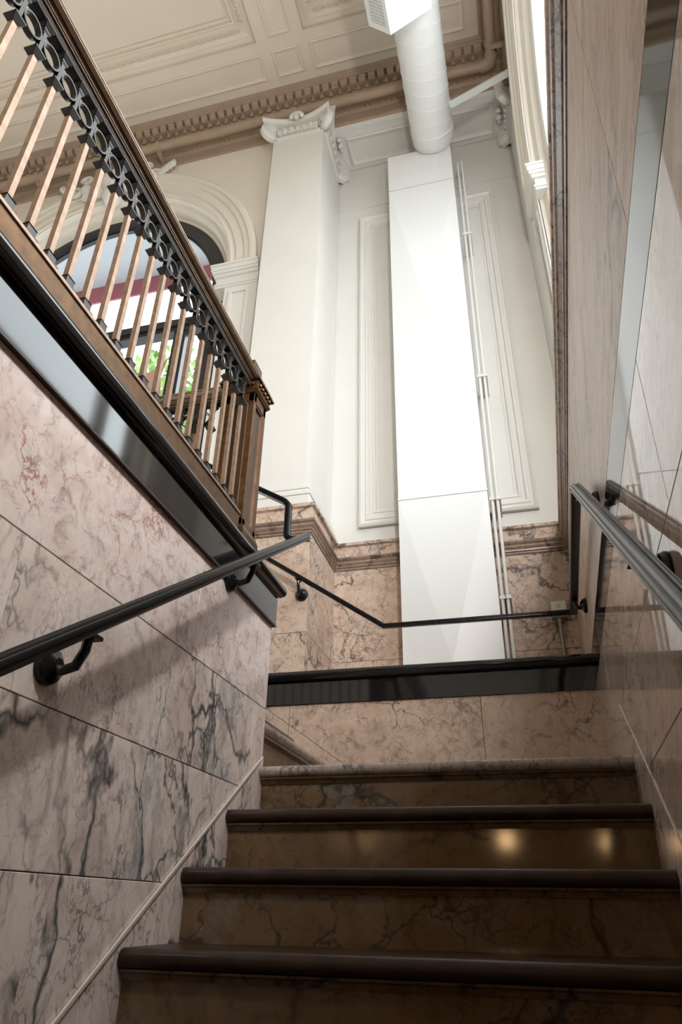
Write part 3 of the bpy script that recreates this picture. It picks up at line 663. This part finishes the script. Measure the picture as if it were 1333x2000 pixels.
# ------------------------------------------------------------------ pilasters with ionic capitals
def volute(parent, c, ang, m, r=0.105):
    t = MB(); t.lathe([(0, -0.032), (r * 0.92, -0.032), (r, -0.022), (r, 0.022), (r * 0.92, 0.032), (0, 0.032)], (0, 0, 0), 'y', 22)
    o = obj('volute', t, m, parent, smooth=True); o.location = c; o.rotation_euler = (0, 0, ang)
    sp = MB()
    for sd in (-1, 1):
        P = [((r * 0.92 * (1 - k / 34)) * math.cos(k * 0.42), sd * 0.034, (r * 0.92 * (1 - k / 34)) * math.sin(k * 0.42)) for k in range(32)]
        sp.tube(P, 0.0105, 5)
    s = obj('spiral', sp, m, o, smooth=True)
    e = MB().lathe([(0, -0.044), (0.012, -0.040), (0.016, -0.03), (0.016, 0.03), (0.012, 0.040), (0, 0.044)], (0, 0, 0), 'y', 8)
    obj('eye', e, m, o, smooth=True)
    return o
EGG = MB().lathe([(0, -0.030), (0.014, -0.022), (0.019, -0.004), (0.017, 0.014), (0.008, 0.024), (0, 0.026)], (0, 0, 0), 'z', 8).mesh('egg', WHITE, True)
BEADM = MB().lathe([(0, -0.010), (0.008, -0.006), (0.010, 0), (0.008, 0.006), (0, 0.010)], (0, 0, 0), 'z', 6).mesh('bead', WHITE, True)
def capital_face(parent, P0, P1, out, z0, zt):
    """ornament along the face between two corners"""
    P0, P1, O = Vector(P0), Vector(P1), Vector(out); d = (P1 - P0); Ln = d.length; d.normalize()
    up = Vector((0, 0, 1))
    f = lambda s, w, z: tuple(P0 + d * s + O * w + up * (z - P0.z))
    # echinus band, bead band and concave abacus
    obj('echinus', MB().box(0.03, Ln - 0.03, -0.02, 0.025, z0, z0 + 0.02, lambda s, w, z: f(s, w, z)), WHITE, parent)
    obj('ovolo', MB().box(0.05, Ln - 0.05, -0.02, 0.035, z0 + 0.04, z0 + 0.125, lambda s, w, z: f(s, w, z)), WHITE, parent)
    n = 9
    for k in range(n):
        s = Ln * (0.16 + 0.68 * k / (n - 1)); link('bead', BEADM, parent, f(s, 0.03, z0 + 0.03))
    for k in range(5):
        s = Ln * (0.24 + 0.52 * k / 4); link('egg', EGG, parent, f(s, 0.040, z0 + 0.088))
    rows_ = []
    for k in range(13):
        u = k / 12; s = -0.085 + (Ln + 0.17) * u; w = 0.05 + 0.085 * abs(2 * u - 1) ** 2; dz = 0.012 * (abs(2 * u - 1) ** 2) 
        rows_.append([f(s, w - 0.09, zt - 0.055 + dz), f(s, w - 0.012, zt - 0.055 + dz), f(s, w, zt - 0.035 + dz), f(s, w + 0.008, zt - 0.028 + dz), f(s, w + 0.008, zt - 0.003), f(s, w - 0.09, zt - 0.003)])
    obj('abacus', MB().grid(rows_, caps=True), WHITE, parent)
    fl_ = MB()
    cc = Vector(f(Ln / 2, 0.07, zt - 0.045))
    for k in range(5):
        a = PI * (0.1 + 0.2 * k); q = cc + d * (0.055 * math.cos(a)) + up * (0.055 * math.sin(a) - 0.01) + O * 0.02
        fl_.lathe([(0, -0.034), (0.022, -0.018), (0.028, 0), (0.022, 0.018), (0, 0.034)], tuple(q), 'z', 8)
    fl_.lathe([(0, -0.034), (0.026, -0.016), (0.030, 0), (0.026, 0.016), (0, 0.034)], tuple(cc + O * 0.025 - up * 0.02), 'z', 8)
    obj('fleuron', fl_, WHITE, parent, smooth=True)
def pilaster(label, x0, x1, y0, y1, faces, vols, group=None):
    t = thing('pilaster', label, 'pilaster', ((x0 + x1) / 2, (y0 + y1) / 2, 2.33), group)
    obj('shaft', MB().box(x0, x1, y0, y1, 2.33, 6.9), WHITE, t)
    m = MB()
    for z0, z1, e in ((2.331, 2.40, 0.045), (2.40, 2.43, 0.05), (2.43, 2.455, 0.032), (2.455, 2.485, 0.036), (2.485, 2.51, 0.016)):
        m.box(x0 - e, x1 + e, y0 - e, y1, z0, z1)
    if x1 < 0: obj('base', m, WHITE, t, bevel=0.006)
    for p0, p1, o in faces: capital_face(t, (*p0, 6.66), (*p1, 6.66), o, 6.66, 6.9)
    for c, a in vols: volute(t, (c[0], c[1], 6.765), a, WHITE)
    return t
pilaster('tall cream pilaster with ionic capital left of the white duct chase', -1.77, -1.25, YP + 0.01, YW - 0.01,
         [((-1.77, YP + 0.01), (-1.25, YP + 0.01), (0, -1, 0)), ((-1.25, YP + 0.01), (-1.25, YW - 0.02), (1, 0, 0))],
         [((-1.80, YP - 0.025), PI / 4), ((-1.215, YP - 0.025), -PI / 4), ((-1.215, YW - 0.06), PI / 4)])
pilaster('pilaster with ionic capital in the far right corner by the windows', 0.545, XA + 0.05, 3.90, YW - 0.005,
         [((0.545, YW - 0.02), (0.545, 3.92), (-1, 0, 0))], [((0.505, 3.90), PI / 4), ((0.505, YW - 0.07), -PI / 4)])
pilaster('second cream pilaster left of the big arched window', -5.99, -5.47, YP + 0.01, YA + 0.02,
         [((-5.99, YP + 0.01), (-5.47, YP + 0.01), (0, -1, 0))], [((-6.02, YP - 0.025), PI / 4), ((-5.435, YP - 0.025), -PI / 4)])

# keystone cartouche over the arched window
kc = thing('cartouche', 'white scrolled plaster cartouche at the crown of the big arched window', 'ornament', (CS1, YA - 0.05, 6.75))
m = MB()
for k, (dx, dz, r) in enumerate(((0, 0.05, 0.16), (-0.14, 0.0, 0.10), (0.14, 0.0, 0.10), (-0.25, 0.04, 0.085), (0.25, 0.04, 0.085), (0, -0.14, 0.11), (-0.12, 0.17, 0.085), (0.12, 0.17, 0.085), (0, 0.20, 0.09))):
    m.lathe([(0, -r), (r * 0.6, -r * 0.8), (r * 0.95, -r * 0.3), (r, 0), (r * 0.9, r * 0.4), (r * 0.5, r * 0.85), (0, r)], (CS1 + dx * 1.3, YA - 0.04, 6.68 + dz), 'z', 12)
obj('shell_lobes', m, WHITE, kc, smooth=True)
m = MB()
for sg in (-1, 1):
    for (cx, cz_, r0) in ((0.36, 0.02, 0.10), (0.20, -0.12, 0.08), (0.27, 0.20, 0.075)):
        P = [(CS1 + sg * (cx * 1.3 + r0 * (1 - k / 22) * math.cos(k * 0.45)), YA - 0.07, 6.68 + cz_ + r0 * (1 - k / 22) * math.sin(k * 0.45)) for k in range(20)]
        obj('scroll', MB().tube(P, 0.022, 6), WHITE, kc, smooth=True)
m = MB()
for sg in (-1, 1):
    for k in range(6):
        a = 0.2 + 0.25 * k; c = (CS1 + sg * (0.50 + 0.035 * k), YA - 0.05, 6.72 + 0.03 * k)
        m.lathe([(0, -0.06), (0.03, -0.03), (0.035, 0), (0.02, 0.05), (0, 0.08)], c, 'z', 6)
obj('leaf_sprays', m, WHITE, kc, smooth=True)

# ------------------------------------------------------------------ cornice
cn = sempty('trim_3', (-3, YA, 7.0))
cpath = [(-9.2, YA, 0), (XA - 0.02, YA, 0), (XA - 0.02, -7.3, 0)]
CP = [(-0.03, 6.895), (0.012, 6.895), (0.016, 6.905), (0.016, 6.93), (0.004, 6.94), (0.004, 7.05), (0.012, 7.055), (0.012, 7.06), (0.03, 7.065), (0.03, 7.10), (0.015, 7.105), (0.015, 7.30), (0.03, 7.305), (0.05, 7.315), (0.065, 7.33), (0.070, 7.345), (0.075, 7.40), (0.11, 7.405), (0.11, 7.455), (0.155, 7.46), (0.160, 7.468), (0.175, 7.475), (0.195, 7.482), (0.215, 7.492), (0.215, 7.52), (-0.03, 7.52)]
obj('cornice', MB().sweep(cpath, CP), TAN, cn)
DENT = MB(); DENT.prism([(0, 0.01), (0.045, 0.01), (0.052, 0.004), (0.052, -0.012), (0.040, -0.02), (0.032, -0.038), (0.018, -0.052), (0, -0.058)], lambda d, z: (-0.034, -d, z), lambda d, z: (0.034, -d, z))
DENT = DENT.mesh('modillion', TAN)
EGT = MB().lathe([(0, -0.034), (0.016, -0.026), (0.024, -0.006), (0.022, 0.016), (0.012, 0.028), (0, 0.03)], (0, 0, 0), 'z', 8).mesh('egg', TAN, True)
_m = MB()
_P = [(0.038 * math.cos(a), 0, 0.012 - 0.05 * math.sin(a)) for a in [PI * (-0.12 + 1.24 * k / 9) for k in range(10)]]
_m.tube(_P, 0.006, 5); TONG = _m.mesh('egg_frame', TAN, True)
BEADT = MB().lathe([(-0.02, 0), (-0.014, 0.009), (0, 0.012), (0.014, 0.009), (0.02, 0)][0:0] or [(0, -0.020), (0.009, -0.012), (0.011, 0), (0.009, 0.012), (0, 0.020)], (0, 0, 0), 'x', 6).mesh('bead', TAN, True)
def cornice_ornaments(pf, rot, n, step, start):
    for k in range(n):
        s = start + step * k
        link('modillion', DENT, cn, pf(s, 0.11, 7.452), (0, 0, rot))
        link('egg', EGT, cn, pf(s + step / 2, 0.082, 7.36), (0, 0, rot))
        link('egg_frame', TONG, cn, pf(s + step / 2, 0.086, 7.362), (0, 0, rot))
cornice_ornaments(lambda s, o, z: (XA - 0.02 - s, YA - o, z), 0, 62, 0.098, 0.24)
cornice_ornaments(lambda s, o, z: (XA - 0.02 - o, YA - s, z), -PI / 2, 30, 0.098, 0.24)
for k in range(0, 95):
    link('bead', BEADT, cn, (0.50 - 0.055 * k, YA - 0.030, 7.083))

# sprinkler / water pipe in front of the cornice
pp = thing('ceiling_pipe', 'tan painted pipe running along the cornice and around the far right corner', 'pipe', (-2, YA - 0.13, 7.06))
py, px, pz = YA - 0.135, XA - 0.02 - 0.135, 7.075
obj('pipe', MB().tube([(-9.1, py, pz), (px - 0.08, py, pz)], 0.050, 14), TAN, pp, smooth=True)
obj('pipe', MB().tube([(px, py - 0.08, pz), (px, -7.2, pz)], 0.050, 14), TAN, pp, smooth=True)
obj('elbow', MB().tube([(px - 0.11, py, pz), (px - 0.055, py, pz), (px - 0.016, py - 0.016, pz), (px, py - 0.055, pz), (px, py - 0.11, pz)], 0.060, 14), TAN, pp, smooth=True)
for q in (-0.02, -1.55, -3.1, -4.6):
    obj('hanger', MB().lathe([(0.048, -0.02), (0.06, -0.02), (0.06, 0.02), (0.048, 0.02)], (q, py, pz), 'x', 14).box(q - 0.02, q + 0.02, py, YA, pz - 0.09, pz - 0.06), TAN, pp)
for q in (3.55, 2.0):
    obj('hanger', MB().lathe([(0.048, -0.02), (0.06, -0.02), (0.06, 0.02), (0.048, 0.02)], (px, q, pz), 'y', 14).box(px, XA, q - 0.02, q + 0.02, pz - 0.09, pz - 0.06), TAN, pp)

# ------------------------------------------------------------------ coffered ceiling
ce = sempty('ceiling', (-3, 0, ZC))
def ceil_plane(rects_out):
    pass
mb = MB()
XE, YE = 0.9, 4.5
coffers = [(-5.42, -1.82, -0.4, 3.212), (-1.342, 0.05, -0.4, 3.212), (-9.0, -5.9, -0.4, 3.212)]
# flat soffit strips around the coffers
mb.box(-9.3, XE, 3.212, YE, ZC, ZC + 0.05)
xs = [-9.3, -9.0, -5.9, -5.42, -1.82, -1.342, 0.05, XE]
for i in (0, 2, 4, 6): mb.box(xs[i], xs[i + 1], -0.4, 3.212, ZC, ZC + 0.05)
mb.box(-9.3, XE, -7.4, -0.4, ZC, ZC + 0.05)
obj('beams', mb, CEIL, ce)
PALM = MB()
for a in (-0.9, -0.45, 0, 0.45, 0.9):
    PALM.lathe([(0, -0.028), (0.008, -0.016), (0.011, 0), (0.008, 0.018), (0, 0.03)], (0.028 * math.sin(a) * 1.3, 0.028 * math.cos(a), 0), 'y', 5)
PALM.lathe([(0, -0.012), (0.012, 0), (0, 0.012)], (0, -0.022, 0), 'y', 6)
_v = []
for sg in (-1, 1):
    PALM.tube([(sg * 0.02, -0.03, 0), (sg * 0.045, -0.028, 0), (sg * 0.060, -0.008, 0), (sg * 0.055, 0.012, 0), (sg * 0.042, 0.012, 0)], 0.006, 5)
PALM = PALM.mesh('palmette', CEIL, True)
for (a, b, c, d) in coffers:
    H = 0.14
    m = MB()
    pr = [(0.006, 0.0), (0.006, 0.05), (0.05, 0.05), (0.055, 0.06), (0.17, 0.11), (0.18, 0.10), (0.20, 0.10), (0.205, 0.13), (0.235, 0.13), (0.24, 0.17), (0.001, 0.17), (0.001, 0.0)]
    # loop anticlockwise from above: t=+x -> right is -y ; inside is left (-u)
    obj('coffer_frame', MB().sweep([(a, c, ZC), (b, c, ZC), (b, d, ZC), (a, d, ZC)], [(-u, v) for u, v in pr], loop=True), CEIL, ce)
    obj('coffer_panel', MB().box(a, b, c, d, ZC + 0.15, ZC + 0.17), CEIL, ce)
    k = 0
    n = int((b - a - 0.3) / 0.125)
    for i in range(n):
        if a < -6: break
        link('palmette', PALM, ce, (a + 0.2 + (b - a - 0.4) * i / (n - 1), d - 0.11, ZC + 0.075), (0.4, 0, 0))
    n = 10
    for i in range(n):
        if a < -6: break
        if b < -1: link('palmette', PALM, ce, (b - 0.11, d - 0.24 - 0.125 * i, ZC + 0.075), (0, 0, -PI / 2))
        if a > -2: link('palmette', PALM, ce, (a + 0.11, d - 0.24 - 0.125 * i, ZC + 0.075), (0, 0, PI / 2))
def cpanel(x0, x1, y0, y1):
    obj('beam_panel_moulding', MB().sweep([(x0, y0, ZC), (x1, y0, ZC), (x1, y1, ZC), (x0, y1, ZC)], [(0, 0.004), (0, -0.010), (-0.012, -0.016), (-0.022, -0.010), (-0.036, -0.006), (-0.040, 0.004)], loop=True), CEIL, ce)
cpanel(-5.40, -1.828, 3.315, 3.575); cpanel(-1.71, -1.422, 3.315, 3.573); cpanel(-1.316, 0.215, 3.315, 3.583); cpanel(-1.695, -1.462, -0.3, 3.185)
cpanel(-5.80, -5.52, 3.315, 3.573); cpanel(-5.79, -5.53, -0.3, 3.185)

# ================================================================== DUCTS
ch = thing('duct_chase', 'tall white sheet metal duct chase with cross broken panels against the far wall', 'duct', (-0.34, 4.2, ZF))
cx0, cx1, cy = -0.672, -0.052, 4.10
def xpanel(z0, z1, hgt, zc=None, lean=0.0):
    zc = (z0 + z1) / 2 if zc is None else zc
    e = 0.004; m = MB(); xm = (cx0 + cx1) / 2
    A = [(cx0, cy, z0 + e), (cx1, cy, z0 + e), (cx1, cy, z1 - e), (cx0, cy, z1 - e)]; C = (xm, cy - hgt, zc)
    for i in range(4): m.quad(A[i], A[(i + 1) % 4], C)
    B = [(x, YW - 0.005, z) for x, y, z in A]
    for i in range(4): m.quad(A[i], B[i], B[(i + 1) % 4], A[(i + 1) % 4])
    return m
obj('panel', xpanel(ZF, 2.51, 0.035, 1.30), SHEET, ch); obj('panel', xpanel(2.51, 5.98, 0.05), SHEET, ch); obj('panel', xpanel(5.98, 6.53, 0.0), SHEET, ch)
obj('seam', MB().box(cx0 - 0.004, cx1 + 0.004, cy - 0.006, YW - 0.005, 2.503, 2.517), SHEET, ch)
obj('access_panel', MB().box(cx0 + 0.10, cx1 - 0.12, cy - 0.006, cy + 0.01, 6.15, 6.38), SHEET, ch)
obj('top_collar', MB().box(cx0 + 0.26, cx1 - 0.06, cy + 0.11, YW - 0.01, 6.53, 6.68), SHEET, ch)
dc = thing('round_duct', 'white spiral round duct running under the ceiling towards the far wall', 'duct', (-0.2, 1.0, 6.6))
dx, dz, dr = -0.205, 6.605, 0.203
obj('pipe', MB().lathe([(0, -7.2), (dr, -7.2), (dr, 4.02), (dr * 0.985, 4.075), (dr * 0.93, 4.095), (0, 4.095)], (dx, 0, dz), 'y', 40), SHEET, dc, smooth=True)
P = []
for k in range(0, 24 * 34):
    a = -2 * PI * k / 24; P.append((dx + (dr + 0.001) * math.cos(a), 3.99 - 0.14 * k / 24, dz + (dr + 0.001) * math.sin(a)))
obj('spiral_seam', MB().tube(P, 0.0042, 5), SHEET, dc, smooth=True)
obj('end_band', MB().lathe([(dr, 3.94), (dr + 0.006, 3.945), (dr + 0.006, 3.955), (dr, 3.96)], (dx, 0, dz), 'y', 40), SHEET, dc, smooth=True)
# supply grille box on the duct
e1 = Vector((0.806, 0, 0.592)); e2 = Vector((-0.592, 0, 0.806)); o0 = Vector((-0.400, 0, 6.07))
gb = lambda a, y, b: tuple(o0 + e1 * a + e2 * b + Vector((0, y, 0)))
g = obj('grille_box', MB().box(0.006, 0.42, 1.75, 2.80, 0, 0.30, gb), SHEET, dc)
m = MB()
for a0, a1, b0, b1 in ((1.75, 2.80, 0, 0.05), (1.75, 2.80, 0.245, 0.30), (2.755, 2.80, 0.05, 0.245), (1.75, 1.80, 0.05, 0.245)): m.box(-0.006, 0.006, a0, a1, b0, b1, gb)
obj('grille_frame', m, SHEET, g)
obj('grille_back', MB().box(0.001, 0.004, 1.80, 2.755, 0.05, 0.245, gb), GRILLE, g)
m1 = MB(); m2 = MB()
for k in range(8): m1.box(-0.007, 0.0, 1.80, 2.755, 0.062 + 0.024 * k, 0.070 + 0.024 * k, gb)
for k in range(38): m2.box(-0.004, 0.001, 1.815 + 0.025 * k, 1.822 + 0.025 * k, 0.05, 0.245, gb)
o = obj('louvres', m1, SHEET, g); o = obj('vanes', m2, SHEET, g)
br = thing('brace_bar', 'flat white brace bar tying the round duct end to the right wall', 'brace', (0.3, 3.55, 6.35))
obj('bar', MB().sweep([(-0.01, 3.62, 6.335), (0.57, 3.47, 6.375)], [(-0.028, -0.012), (0.028, -0.012), (0.028, 0.012), (-0.028, 0.012)]), mat('pale_grey_metal', (0.62, 0.64, 0.64), 0.35, 0.3), br)

# conduits beside the chase
for i, (xa, xb, lab) in enumerate(((-0.034, 0.002, 'thin white conduit against the right edge of the duct chase'), (0.000, 0.040, 'thin white conduit second from the duct chase on the far wall'))):
    c = thing('conduit', lab, 'conduit', (xa, 4.14, ZF))
    obj('pipe', MB().tube([(xa, 4.14, ZF), (xb, 4.14, 6.25), (xb, 4.30, 6.38), (xb, YW - 0.005, 6.38)], 0.0115, 10), WHITE, c, smooth=True)
    for z in (1.72, 2.45, 3.55, 5.2): obj('strap', MB().box(xa - 0.016, xa + 0.022, 4.122, YW - 0.003, z - 0.012, z + 0.012, lambda x, y, zz: (x + (xb - xa) * (zz - ZF) / 5.1, y, zz)), WHITE, c)
ob = thing('outlet_box', 'grey metal outlet box with white duplex socket on the far wainscot', 'outlet', (0.312, 4.33, 1.66))
obj('box', MB().box(0.262, 0.364, 4.305, 4.362, 1.628, 1.742), STEEL, ob, bevel=0.004)
obj('faceplate', MB().box(0.268, 0.358, 4.301, 4.306, 1.634, 1.736), PLATE, ob)
for z in (1.665, 1.705):
    s = obj('socket', MB().box(0.297, 0.329, 4.298, 4.302, z - 0.015, z + 0.015), PLATE, ob, bevel=0.002)
    obj('slots', MB().box(0.304, 0.307, 4.2965, 4.2985, z - 0.006, z + 0.008).box(0.318, 0.321, 4.2965, 4.2985, z - 0.006, z + 0.008).box(0.310, 0.315, 4.2965, 4.2985, z - 0.012, z - 0.008), SLOT, s)
obj('conduit', MB().tube([(0.308, 4.335, 1.63), (0.306, 4.335, ZF)], 0.011, 10), STEEL, ob, smooth=True)
obj('coupling', MB().lathe([(0.011, 1.60), (0.017, 1.60), (0.017, 1.63), (0.011, 1.63)], (0.308, 4.335, 0), 'z', 10), STEEL, ob)

# ================================================================== LOWER HALL LAMPS (warm)
def globe(x, y, z, lab):
    t = thing('ceiling_lamp', lab, 'lamp', (x, y, 0.93))
    obj('canopy', MB().lathe([(0, 0.93), (0.06, 0.93), (0.055, 0.91), (0.012, 0.90), (0.012, z + 0.10), (0.05, z + 0.09), (0.05, z + 0.07), (0, z + 0.07)], (x, y, 0), 'z', 14), BRONZE, t)
    obj('shade', MB().lathe([(0, z - 0.07), (0.04, z - 0.06), (0.06, z - 0.035), (0.07, z), (0.06, z + 0.035), (0.04, z + 0.06), (0, z + 0.07)], (x, y, 0), 'z', 18), LAMP, t, smooth=True)
globe(-0.25, -2.6, 0.56, 'warm globe lamp on the lower hall ceiling nearest the stair')
globe(-2.0, -5.0, 0.66, 'warm globe lamp on the lower hall ceiling farther from the stair')

# lantern added out of view to lift the left marble wall beyond daylight
ln = thing('fill_lantern', 'added unseen fill lantern on the pier between the right hand windows', 'lamp', (XA, -0.02, 2.8))
obj('back_plate', MB().box(XA - 0.012, XA, -0.10, 0.06, 2.62, 3.10), BRONZE, ln, bevel=0.004)
obj('arm', MB().tube([(XA - 0.01, -0.02, 3.02), (XA - 0.05, -0.02, 3.06), (XA - 0.115, -0.02, 3.06), (XA - 0.115, -0.02, 2.99)], 0.012, 8), BRONZE, ln, smooth=True)
obj('glass', MB().lathe([(0, 2.58), (0.075, 2.59), (0.10, 2.62), (0.10, 2.92), (0.075, 2.95), (0, 2.955)], (XA - 0.115, -0.02, 0), 'z', 20), FILL_GLOW, ln, smooth=True)
obj('cap', MB().lathe([(0, 3.01), (0.03, 3.005), (0.085, 2.965), (0.092, 2.957), (0, 2.957)], (XA - 0.115, -0.02, 0), 'z', 20), BRONZE, ln, smooth=True)

# ================================================================== OUTSIDE THE FAR WINDOW
cp = thing('canopy', 'grey flat canopy with maroon edge outside the big arched window', 'canopy', (CS1, 5.0, 6.8))
obj('fabric', MB().box(-6.5, -0.9, 4.62, 5.42, 7.22, 7.26), CANOPY, cp)
obj('valance', MB().box(-6.5, -0.9, 5.42, 5.45, 6.93, 7.26), MAROON, cp)
for i, (tx, ty, hh, lab) in enumerate(((-6.3, 10.5, 8.2, 'leafy green street tree seen low through the arched window'), (-10.5, 12.5, 8.5, 'green street tree farther left outside the arched window'))):
    t = thing('street_tree', lab, 'tree', (tx, ty, 0.9))
    obj('trunk', MB().tube([(tx, ty, 0.9), (tx + 0.1, ty, 3.5), (tx, ty + 0.1, hh)], 0.14, 8), BARK, t, smooth=True)
    m = MB(); rng = random.Random(i + 3)
    for k in range(2600):
        while True:
            q = Vector((rng.uniform(-1, 1), rng.uniform(-1, 1), rng.uniform(-1, 1)))
            if 0.3 < q.length < 1: break
        c = Vector((tx, ty, hh)) + Vector((q.x * 1.9, q.y * 1.9, q.z * 2.4))
        a = Vector((rng.gauss(0, 1), rng.gauss(0, 1), rng.gauss(0, 1))).normalized() * 0.12; b = a.cross(Vector((rng.gauss(0, 1), rng.gauss(0, 1), 1))).normalized() * 0.07
        m.quad(c - a, c + b, c + a, c - b)
    o = obj('crown', m, LEAF, t); o['kind'] = 'stuff'
struct('ground', MB().box(-40, 40, 4.9, 60, 0.8, 0.9).box(1.2, 40, -30, 4.9, 0.8, 0.9), PAVE)
